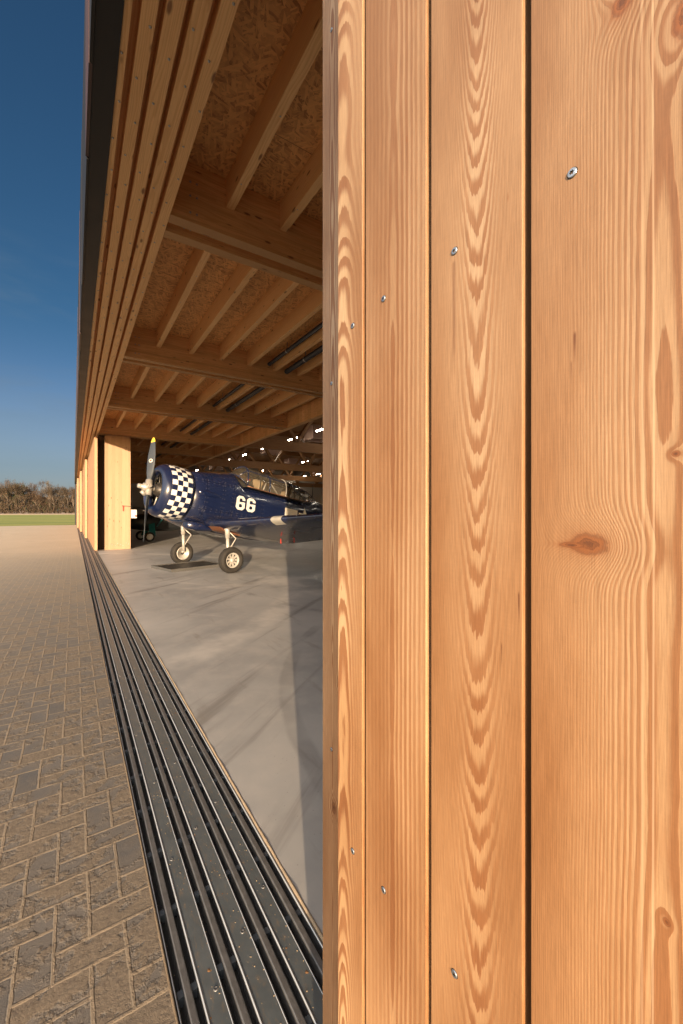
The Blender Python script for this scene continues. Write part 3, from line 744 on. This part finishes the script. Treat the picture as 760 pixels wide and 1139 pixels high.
def sec(a):
    for p, q in zip(FS, FS[1:]):
        if p[0] <= a <= q[0]:
            t_ = (a - p[0]) / (q[0] - p[0]); return [p[i] + (q[i] - p[i]) * t_ for i in range(5)]
    return FS[-1]
def side_b(a, c):
    _, w_, t_, bt, n = sec(a); k = min(.999, abs((c - (t_ + bt) / 2) / ((t_ - bt) / 2)))
    return w_ * (1 - k ** n) ** (1 / n)
b = MB(); rings = []
aa = [p[0] for p in FS]; aa = sorted(set(aa + [1.5, 2.8, 3.7, 4.5, 6.0, 7.0]))
for a in aa:
    _, w_, t_, bt, n = sec(a)
    rings.append([PL(a, w_ * sgp(math.cos(k * PI / 24), 2 / n), (t_ + bt) / 2 + (t_ - bt) / 2 * sgp(math.sin(k * PI / 24), 2 / n)) for k in range(48)])
b.loft(rings); b.build('fuselage', M['navy'], ac)
# cowling
cow = MB(); prof = [(.42, .30), (.435, .20), (.46, .13), (.50, .10), (.55, .115), (.61, .15), (.66, .22), (.69, .32), (.70, .46), (.70, .66), (.69, .80), (.675, .87), (.655, .87), (.64, .82), (.64, .5), (.60, .34)]
cow.lathe(prof, PL(0, 0, 0), AX, UP, 72, closed=True); cow.build('cowling', M['checker'], ac)
b = MB(); b.lathe([(0, .62), (.64, .62)], PL(0, 0, 0), AX, UP, 32); b.lathe([(.0, .12), (.12, .14), (.19, .26), (.22, .40), (.24, .60)], PL(0, 0, 0), AX, UP, 28)
en = b.build('engine', M['engine_dark'], ac)
for k in range(9):
    an = k * 2 * PI / 9 + .2; d = UP * math.cos(an) + SIDE * math.sin(an); o0 = PL(.42, 0, 0)
    b = MB(); pts = []; rr = []
    for q in range(13): pts.append(o0 + d * (.20 + q * .03)); rr.append(.085 if q % 2 else .07)
    b.tube(pts, rr, 12); b.tube([o0 + d * .2 - AX * .13, o0 + d * .56 - AX * .10], .017, 8); b.build('cylinder', M['alloy'] if k % 2 else M['engine_dark'], en)
# propeller
pr = MB(); pr.lathe([(0, -.27), (.05, -.265), (.06, -.24), (.06, -.16), (.10, -.14), (.105, .05), (.07, .07), (.06, .14)], PL(0, 0, 0), AX, UP, 24)
roll = R(-11); d0 = UP * math.cos(roll) + SIDE * math.sin(roll)
pr.tube([PL(0, 0, 0) - d0 * .2, PL(0, 0, 0) + d0 * .2], [.085, .085], 18)
sdir = AX.cross(d0).normalized()
pr.tube([PL(-.05, 0, 0) - sdir * .2, PL(-.05, 0, 0) + sdir * .2], .045, 12)
pr.tube([PL(-.05, 0, 0) - d0 * .2 - AX * .02, PL(-.05, 0, 0) - d0 * .12 - AX * .12], .05, 10)
hub = pr.build('propeller_hub', M['alloy'], ac)
for sg in (1, -1):
    d = d0 * sg; tn = AX.cross(d).normalized(); b = MB(); rings = []
    for r_, ch, th in ((.14, .10, .085), (.24, .125, .06), (.40, .175, .045), (.65, .215, .034), (.90, .215, .026), (1.10, .19, .019), (1.235, .155, .014), (1.2351, .155, .014), (1.32, .105, .010), (1.36, .05, .007), (1.37, .012, .004)):
        tw = R(58 - 40 * min(1, r_ / 1.2)); cd_ = tn * math.cos(tw) + AX * math.sin(tw); nd = d.cross(cd_)
        rings.append([PL(0, 0, 0) + d * r_ + cd_ * (ch / 2 * math.cos(k * PI / 8)) + nd * (th / 2 * math.sin(k * PI / 8)) for k in range(16)])
    b.loft(rings)
    bl_ = b.build('blade', [M['blade'], M['yellow']], hub)
    for p in bl_.data.polygons:
        if sg == 1 and (Vector(p.center) - PL(0, 0, 0)).dot(d) > 1.235: p.material_index = 1
    if sg == 1:
        tw = R(58 - 40 * .72 / 1.2); cd_ = tn * math.cos(tw) + AX * math.sin(tw); nd = d.cross(cd_)
        if nd.x > 0: nd = -nd
        b = MB(); o0 = PL(0, 0, 0) + d * .72 + nd * .018
        b.lathe([(.052, 0), (.052, .004), (.0, .004)], o0, nd, d, 20); b.cur = 1; b.lathe([(.026, .004), (.026, .007), (0, .007)], o0, nd, d, 16)
        b.build('blade_decal', [M['white'], M['red']], bl_)
# wings
def foil(le, te, thick, n=14):
    le, te = Vector(le), Vector(te); ch = te - le; L_ = ch.length; e = ch.normalized(); nrm = Vector((-e.z, 0, e.x))
    def yt(x): return 5 * thick * (.2969 * math.sqrt(x) - .126 * x - .3516 * x * x + .2843 * x ** 3 - .1036 * x ** 4)
    xs = [.5 * (1 - math.cos(PI * i / n)) for i in range(n + 1)]
    up = [le + e * L_ * x + nrm * L_ * (yt(x) * 1.1 + .02 * math.sin(PI * x)) for x in xs]
    lo = [le + e * L_ * x - nrm * L_ * (yt(x) * .9 - .02 * math.sin(PI * x)) for x in xs[1:-1]]
    return up, lo
def wsec(bb):
    o = max(0, bb - 1.4); tipf = max(0, bb - 6.0)
    return (1.40 + .20 * o + tipf * 1.6, -.64 + .108 * o), (3.72 - .05 * o - tipf * 1.2, -.90 + .125 * o), .155 - .012 * o - tipf * .1
for sg in (1, -1):
    b = MB(); rings = []
    for bb in (.0, .55, 1.0, 1.4, 2.85, 3.2, 4.5, 5.5, 6.0, 6.25, 6.38):
        (la, lc), (ta, tcc), th = wsec(bb)
        up, lo = foil(PL(la, bb * sg, lc), PL(ta, bb * sg, tcc), th); rings.append(up + lo[::-1])
    b.loft(rings); wg = b.build('wing', M['navy_plain'], ac)
    b = MB(); rings = []
    for bb in (2.86, 3.16):
        (la, lc), (ta, tcc), th = wsec(bb)
        up, lo = foil(PL(la - .007, bb * sg, lc), PL(ta, bb * sg, tcc), th * 1.07)
        rings.append(up[4::-1] + lo[:3])
    b.loft(rings, closed=False); b.build('leading_edge_band', M['lens'], wg, recalc=False)
    # aileron joint and underside details
    b = MB(); (la, lc), (ta, tcc), th = wsec(1.6)
    for q, bb in enumerate((1.9, 2.4)):
        (la, lc), (ta, tcc), th = wsec(bb)
        p0 = PL(la + .62 * (ta - la), bb * sg, lc + .62 * (tcc - lc) - .10); b = MB()
        b.obox(p0, p0 + Vector((.03, 0, -.13)), .006, .035, (0, 1, 0))
        if sg == 1: b.build('warning_ribbon', M['red'], wg)
b = MB(); (la, lc), (ta, tcc), th = wsec(1.0)
b.loft([[PL(1.50, bb, -.74), PL(1.64, bb, -.83), PL(2.15, bb, -.90), PL(2.15, bb, -.87), PL(1.64, bb, -.80), PL(1.50, bb, -.71)] for bb in (.50, 1.06)], smooth=False)
b.build('belly_glow_panel', M['copper'], ac)  # copper panel added to paint the sunlit floor's glow on the belly
b = MB(); rings = []
for a, hw, t_, bt in ((.98, .10, -.70, -.82), (1.0, .16, -.68, -.86), (1.3, .19, -.66, -.90), (1.7, .15, -.68, -.86), (1.95, .05, -.70, -.76)):
    rings.append([PL(a, .22 + hw * sgp(math.cos(k * PI / 8), .6), (t_ + bt) / 2 + (t_ - bt) / 2 * sgp(math.sin(k * PI / 8), .6)) for k in range(16)])
b.loft(rings); b.build('oil_cooler_scoop', M['navy_plain'], ac)
b = MB(); rings = []                                                   # teardrop blister on the cheek
for a, s_ in ((1.02, .6), (1.12, .9), (1.25, 1.0), (1.45, .85), (1.65, .55), (1.84, .12)):
    c0 = .11 - (a - 1.0) * .04; yb_ = side_b(a, c0)
    rings.append([PL(a, yb_ - .02 + .055 * s_ * math.cos(k * PI / 8), c0 + .085 * s_ * math.sin(k * PI / 8)) for k in range(16)])
b.loft(rings); b.build('side_fairing', M['navy_plain'], ac)
# canopy
def arch(a, w_, sill, top, n=2.7, N=16):
    return [PL(a, w_ * sgp(math.cos(k * PI / N), 2 / n), sill + (top - sill) * abs(math.sin(k * PI / N)) ** (2 / n)) for k in range(N + 1)]
N_ = 16
basering = [PL(2.50 - .32 * math.sin(k * PI / N_), .47 * math.cos(k * PI / N_), .62 + .275 * math.sin(k * PI / N_) ** .8) for k in range(N_ + 1)]
cr = [basering, arch(2.56, .45, .60, 1.21), arch(3.0, .45, .585, 1.185), arch(3.38, .445, .58, 1.165), arch(4.05, .425, .58, 1.16), arch(4.66, .40, .59, 1.11), arch(5.1, .37, .62, 1.01), arch(5.46, .31, .70, .85)]
b = MB(); b.loft(cr, closed=False); gl = b.build('canopy_glass', M['glass'], ac)
for i, r_ in enumerate(cr):
    b = MB(); b.tube(r_, .019 if i in (1, 3, 4) else .013, 8); b.build('canopy_frame', M['navy_plain'] if i in (0, 1, 3, 7) else M['gear_paint'] if i in (4,) else M['cockpit'], ac)
for k in (0, 4, 12, 16):
    b = MB(); b.tube([r_[k] for r_ in cr[(0 if k in (4, 12) else 1):]], .015 if k in (4, 12) else .009, 8); b.build('canopy_rail', M['navy_plain'] if k in (4, 12) else M['copper'], ac)
b = MB(); b.loft([[PL(a, sd_ * sec(a)[1] * .80, cc) for sd_, cc in ((1, .605), (-1, .605), (-1, .57), (1, .57))] for a in (2.55, 3.3, 4.1, 4.95)], smooth=False); b.build('cockpit_floor', M['cockpit'], ac)
for a in (3.15, 4.35):
    b = MB(); b.box(-.06, .06, -.22, .22, 0, .42, .03); b.build('seat_back', M['seat'], ac, xf=Matrix.Translation(PL(a, 0, .56)) @ Matrix.Rotation(R(12), 4, 'Y'))
    b = MB(); b.tube([PL(a + .1, .28, .6), PL(a + .28, .2, 1.02), PL(a + .28, -.2, 1.02), PL(a + .1, -.28, .6)], .022, 8); b.build('roll_bar', M['gear_paint'], ac)
    b = MB(); b.tube([PL(a + .30, .2, 1.0), PL(a + .62, .34, .62)], .02, 8); b.build('roll_bar_brace', M['gear_paint'], ac)
b = MB(); b.box(-.1, .1, -.36, .36, 0, .2, .05); b.build('instrument_coaming', M['cockpit'], ac, xf=Matrix.Translation(PL(2.72, 0, .6)))
b = MB(); b.box(-.03, .03, -.05, .05, 0, .22, .01); b.build('red_cover', M['red'], ac, xf=Matrix.Translation(PL(2.68, .28, .62)))
b = MB(); b.tube([PL(5.62, 0, .72), PL(5.55, 0, 1.33)], [.022, .008], 8); b.build('antenna_mast', M['cockpit'], ac)
# painted marks that follow the curved side
def decal(name, a0, a1, c0, c1, inside, nx, ny, m_, parent, off=.004, side=1):
    b = MB(); idx = {}
    def vid(i, j):
        if (i, j) not in idx:
            a = a0 + (a1 - a0) * i / nx; c = c1 - (c1 - c0) * j / ny - (a - a0) * .0
            idx[(i, j)] = len(b.v); b.v.append(tuple(PL(a, side * (side_b(a, c) + off), c)))
        return idx[(i, j)]
    for i in range(nx):
        for j in range(ny):
            if inside((i + .5) / nx, (j + .5) / ny):
                b.f.append([vid(i, j), vid(i, j + 1), vid(i + 1, j + 1), vid(i + 1, j)]); b.mi.append(0); b.sm.append(True)
    return b.build(name, m_, parent, recalc=False)
def octo(u, v, x0, x1, y0, y1, ch):
    if not (x0 <= u <= x1 and y0 <= v <= y1): return False
    dx = min(u - x0, x1 - u); dy = min(v - y0, y1 - v); return dx + dy >= ch
def six(u, v):
    u *= .72
    out = octo(u, v, 0, .72, 0, 1, .17)
    if not out: return False
    if octo(u, v, .23, .49, .58, .82, .06): return False          # lower counter
    if .23 < u < .49 and .18 < v < .45 and octo(u, v, .23, .60, .18, .45, .06): return False
    if u >= .49 and .30 < v < .42: return False                    # gap under the hook
    if u >= .60 and v > .38 and v < .42: return False
    return True
for a0 in (2.20, 2.565):
    decal('digit', a0, a0 + .305, -.145, .255, six, 36, 50, M['white'], ac)
def star(u, v):
    x, y = (u - .5) * 2, (.53 - v) * 2; r_ = math.hypot(x, y); an = (math.atan2(x, y) + PI / 5) % (2 * PI / 5) - PI / 5
    return r_ * math.cos(an) + r_ * abs(math.sin(an)) * 1.38 * 1.0 < .86 * .62 + .0 if False else r_ * (math.cos(abs(an)) * .309 + math.sin(abs(an)) * .951) < .36 * .86
decal('insignia_bar', 4.06, 4.62, -.02, .235, lambda u, v: True, 8, 8, M['insignia'], ac)
decal('insignia_star', 4.64, 5.30, -.22, .42, star, 60, 60, M['insignia'], ac)
decal('insignia_bar', 5.34, 5.9, .0, .22, lambda u, v: True, 8, 8, M['insignia'], ac)
decal('walkway_line', 2.0, 3.3, -.50, -.475, lambda u, v: True, 20, 1, M['lens'], ac)
# landing gear
for sg in (1, -1):
    b = MB(); inb = 1.19 * sg
    b.tube([PL(1.62, inb, -.62), PL(1.70, inb, -1.0)], .062, 14); b.tube([PL(1.70, inb, -1.0), PL(1.80, inb, -1.48)], .042, 14)
    b.tube([PL(1.80, inb, -1.48), PL(1.82, 1.36 * sg, -1.55)], .036, 12)
    b.tube([PL(1.66, inb, -.80), PL(1.95, inb, -.98), PL(1.80, inb, -1.30)], .018, 8)
    b.tube([PL(1.66, inb - .03 * sg, -.86), PL(1.60, inb - .16 * sg, -.66)], .02, 8)
    b.build('gear_leg', M['gear_paint'], ac)
    o0 = PL(1.82, 1.32 * sg, -1.55); outv = SIDE * sg
    b = MB(); prof = [(.195, -.085), (.26, -.105), (.305, -.095), (.328, -.06), (.337, -.02), (.337, .02), (.328, .06), (.305, .095), (.26, .105), (.195, .085), (.19, 0)]
    b.lathe(prof, o0, outv, UP, 48, closed=True)
    for k in range(60):
        an = 2 * PI * k / 60; d = UP * math.cos(an) + AX * math.sin(an)
        for q in (-1, 1): b.obox(o0 + d * .3335 + outv * q * .012, o0 + d * .322 + outv * q * .072, .018, .012, d)
    wh = b.build('wheel_tyre', M['rubber'], ac)
    b = MB(); b.lathe([(.0, -.02), (.19, -.02), (.19, .0)], o0, outv, UP, 30); b.build('rim_well', M['cockpit'], wh)
    b = MB(); b.lathe([(.05, -.05), (.15, -.055), (.165, -.085), (.198, -.088), (.198, -.03), (.05, -.025)], o0, outv, UP, 40, closed=True); b.build('rim_flange', M['gear_paint'], wh)
    b = MB(); b.lathe([(.150, .04), (.165, .075), (.196, .08), (.196, .0), (.16, .0)], o0, outv, UP, 40, closed=True)
    b.lathe([(.0, .085), (.05, .08), (.06, .05), (.06, -.02)], o0, outv, UP, 24)
    for k in range(9):
        an = 2 * PI * k / 9; d = UP * math.cos(an) + AX * math.sin(an); b.obox(o0 + d * .05 + outv * .035, o0 + d * .16 + outv * .05, .042, .03, outv)
    b.build('rim', M['gear_paint'], wh)
# tail
b = MB()
b.loft([[PL(6.9 + q * .55, .035 * k2 * (1 - q * .5), .55 + q * 1.15) if e == 0 else PL(8.55 - q * .15, .012 * k2, .30 + q * 1.4) for e, k2 in ((0, 1), (1, 1), (1, -1), (0, -1))] for q in (0, .5, 1)], smooth=False); b.build('fin', M['navy_plain'], ac)
for sg in (1, -1):
    b = MB(); b.loft([[PL(7.15 + .18 * q, sg * q * 1.0, .47), PL(7.5, sg * q * 1.0, .51), PL(8.35 - .1 * q, sg * q, .46), PL(7.5, sg * q * 1.0, .42)] for q in (.0, 1.0, 1.9)], smooth=False); b.build('tailplane', M['navy_plain'], ac)
b = MB(); b.lathe([(.0, -.05), (.14, -.05), (.16, 0), (.14, .05), (0, .05)], PL(7.55, 0, -.72), SIDE, UP, 24); b.tube([PL(7.3, 0, -.2), PL(7.55, .07, -.72)], .03, 8); b.build('tail_wheel', M['rubber'], ac)

# ------------------------------------------------------------------ drip tray under the engine
yawm = math.atan2(.251, .968)
M['rim_zinc'] = soft('dull zinc rim', (.10, .098, .094), .5, .3)
dt = thing('drip_tray', (1.80, 12.36, .003), 'flat black drip tray with a dull metal rim lying on the floor before the wheels', 'tray', rot=(0, 0, yawm))
b = MB(); b.box(.02, 1.58, -1.2, -.02, 0, .05); b.build('tray_base', M['engine_dark'], dt)
b = MB()
for (x0, x1, y0, y1) in ((0, 1.6, -1.22, -1.2), (0, 1.6, -.02, 0), (0, .02, -1.2, -.02), (1.58, 1.6, -1.2, -.02)): b.box(x0, x1, y0, y1, 0, .075)
b.build('tray_rim', M['rim_zinc'], dt)
b = MB()
for k in range(14): b.box(.06 + k * .11, .10 + k * .11, -1.17, -.05, .052, .06)
b.build('tray_grate', M['engine_dark'], dt)

# ------------------------------------------------------------------ second aircraft, deep in the shade
M['teal'] = soft('teal paint', (.012, .12, .13), .35)
M['soot'] = soft('dark fuselage paint', (.012, .014, .016), .4)
sa = thing('light_aircraft', (3.15, 23.7, 0), 'small dark aircraft with teal legs and white wheel hubs parked behind the propeller', 'aircraft', rot=(0, 0, R(8)))
b = MB(); rings = []
for a, hw, t_, bt in ((-.9, .12, 1.15, .85), (-.7, .32, 1.35, .65), (.2, .38, 1.5, .5), (1.4, .36, 1.45, .5), (3.0, .22, 1.25, .65), (5.0, .08, 1.1, .85)):
    rings.append([(a, hw * math.cos(k * PI / 10), (t_ + bt) / 2 + (t_ - bt) / 2 * math.sin(k * PI / 10)) for k in range(20)])
b.loft(rings); b.build('fuselage', M['soot'], sa)
b = MB(); b.loft([[(.1, y, 1.72), (.5, y, 1.80), (1.5, y, 1.72), (.5, y, 1.70)] for y in (-4.2, 0, 4.2)], smooth=False); b.build('wing', M['soot'], sa)
for sg in (1, -1):
    b = MB(); b.obox((.25, .30 * sg, .95), (.16, .74 * sg, .28), .30, .08); b.build('gear_leg', M['teal'], sa)
    b = MB(); b.lathe([(.12, -.06), (.22, -.08), (.25, -.03), (.25, .03), (.22, .08), (.12, .06)], (0, .8 * sg, .25), (0, 1, 0), (0, 0, 1), 28, closed=True); o = b.build('wheel_tyre', M['rubber'], sa)
    b = MB(); b.lathe([(0, -.07), (.16, -.07), (.16, .07), (0, .07)], (0, .8 * sg, .25), (0, 1, 0), (0, 0, 1), 24); b.build('wheel_hub', M['white'], o)
    b = MB(); b.obox((.5, .36 * sg, .75), (.6, 2.0 * sg, 1.70), .06, .03); b.build('wing_strut', M['teal'], sa)
b = MB(); b.loft([[(4.4, y, 1.0), (4.6, y, 1.03), (5.2, y, 1.0), (4.6, y, .97)] for y in (-1.1, 1.1)], smooth=False); b.loft([[(4.5 + q * .3, .02, 1 + q), (5.3, .02, 1 + q), (5.3, -.02, 1 + q), (4.5 + q * .3, -.02, 1 + q)] for q in (0, .8)], smooth=False); b.build('tail', M['soot'], sa)
b = MB(); b.obox((-1.0, 0, .35), (-1.0, 0, 1.65), .03, .12, (1, 0, 0)); b.lathe([(0, -1.15), (.1, -1.0), (.13, -.88)], (0, 0, 1.0), (1, 0, 0), (0, 0, 1), 16); b.build('propeller', M['blade'], sa)

# ------------------------------------------------------------------ trees beyond the field
def leafcol(name, c0, c1):
    g = mat(name, rough=.9); P = g.obj(); n = g.noise(P, .9, 3); n2 = g.noise(P, 5, 2)
    g.put(g.B.inputs['Base Color'], g.mix(g.m('ADD', n * .6, n2 * .4), c0, c1)); return g.M
TW = [leafcol('bare brown twigs', (.026, .018, .010), (.078, .055, .032)), leafcol('grey twigs', (.055, .043, .031), (.125, .100, .072)), leafcol('rusty twigs', (.036, .021, .011), (.085, .053, .028)), leafcol('dark ivy green', (.018, .028, .008), (.05, .062, .02))]
BK = soft('grey bark', (.17, .13, .095), .9, 0, .35, 2)
def make_tree(seed, H, W, kind):
    rng = random.Random(seed); t = bpy.data.objects.new('bare_tree', None); COL.objects.link(t)
    b = MB(); c = MB()
    tips = []
    def limb(p, d, L, r, lev):
        pts = [p]; q = p
        for i in range(4):
            d = (d + Vector((rng.uniform(-.16, .16), rng.uniform(-.16, .16), rng.uniform(-.02, .12)))).normalized(); q = q + d * (L / 4); pts.append(q)
        b.tube(pts, [r * (1 - .6 * i / 4) for i in range(5)], 5, False)
        if lev < 3:
            for i in range(3 if lev else 7):
                k = rng.randint(2, 4) if lev else rng.choice((1, 2, 2, 3, 3, 4, 4)); an = rng.uniform(0, 2 * PI); sp = rng.uniform(.45, 1.0)
                nd = (d + Vector((math.cos(an) * sp, math.sin(an) * sp, rng.uniform(-.1, .35)))).normalized()
                limb(pts[k], nd, L * rng.uniform(.42, .62), r * (1 - .6 * k / 4) * .62, lev + 1)
        else: tips.append((pts[2], d)); tips.append((q, d))
    limb(Vector((0, 0, 0)), Vector((0, 0, 1)), H * .55, H * .017, 0)
    for p, d in tips:
        for _ in range(9 if kind != 3 else 14):
            q = p + Vector((rng.gauss(0, W * .05), rng.gauss(0, W * .05), rng.gauss(0, H * .035)))
            dd = (d + Vector((rng.uniform(-.9, .9), rng.uniform(-.9, .9), rng.uniform(-.4, .9)))).normalized(); L = rng.uniform(.5, 1.5) if kind != 3 else rng.uniform(.3, .6)
            s_ = dd.cross(Vector((rng.uniform(-1, 1), rng.uniform(-1, 1), rng.uniform(-1, 1)))).normalized() * (rng.uniform(.03, .07) if kind != 3 else rng.uniform(.15, .3))
            c.add([q - s_, q + s_, q + dd * L + s_ * .4, q + dd * L - s_ * .4], [(0, 1, 2, 3)])
    b.build('trunk', BK, t, recalc=False); c.build('crown', TW[kind], t, recalc=False)
    return t
KL = ['brown bare tree in the far row beyond the grass field', 'tall pale grey bare tree standing above the far row', 'rusty brown bare tree in the far row beyond the grass', 'dark green ivy covered tree in the far brown row']
protos = [make_tree(11 + i, h_, w_, k) for i, (h_, w_, k) in enumerate(((17, 9, 0), (21, 9, 1), (15, 9, 2), (15, 8, 3), (16, 10, 0), (18, 9, 2)))]
rng = random.Random(21)
used = set()
kinds = [0, 1, 2, 3, 0, 2]
spots = []
x = -92.0
while x < 28:
    for row in range(2):
        spots.append((x + rng.uniform(-1.6, 1.6) + row * 2.2, 284 + row * 9 + rng.uniform(-2.5, 2.5)))
    x += rng.uniform(3.6, 5.2)
for i, (x, y) in enumerate(spots):
    k = rng.choice((0, 0, 1, 2, 2, 3, 4, 4, 5, 5)); p = protos[k]
    o = p if k not in used else copy_tree(p); used.add(k)
    o.location = (x, y, -.12); o.rotation_euler = (0, 0, rng.uniform(0, 6.28)); s_ = rng.uniform(.8, 1.12); o.scale = (s_, s_, s_)
    tag(o, KL[kinds[k]], 'tree', ('brown', 'pale grey', 'rusty', 'ivy green')[kinds[k]] + ' trees of the far row')
for k, p in enumerate(protos):
    if k not in used: p.location = (-95 - k * 5, 290, -.12); tag(p, KL[kinds[k]], 'tree', ('brown', 'pale grey', 'rusty', 'ivy green')[kinds[k]] + ' trees of the far row')
c = MB(); rng = random.Random(5)
for _ in range(52000):
    x = rng.uniform(-110, 40); yy = rng.uniform(0, 1); y = 281 + yy * 26
    top = (4.0 + 10.5 * min(1, yy * 1.9)) * (.7 + .45 * math.sin(x * .55 + 2 * math.sin(x * .21)) * .5 + .15)
    q = Vector((x, y, -.12 + rng.uniform(0, 1) ** .8 * top)); dd = Vector((rng.uniform(-.6, .6), rng.uniform(-.6, .6), rng.uniform(.2, 1))).normalized(); L = rng.uniform(.6, 1.9)
    s_ = Vector((rng.uniform(-1, 1), rng.uniform(-1, 1), 0)).normalized() * rng.uniform(.07, .24)
    c.cur = 0 if rng.random() < .55 else (2 if rng.random() < .7 else (3 if rng.random() < .45 else 1))
    c.add([q - s_, q + s_, q + dd * L + s_ * .3, q + dd * L - s_ * .3], [(0, 1, 2, 3)])
tag(c.build('undergrowth', TW, recalc=False), 'dense brown undergrowth filling the far wood edge', 'undergrowth', kind='stuff')
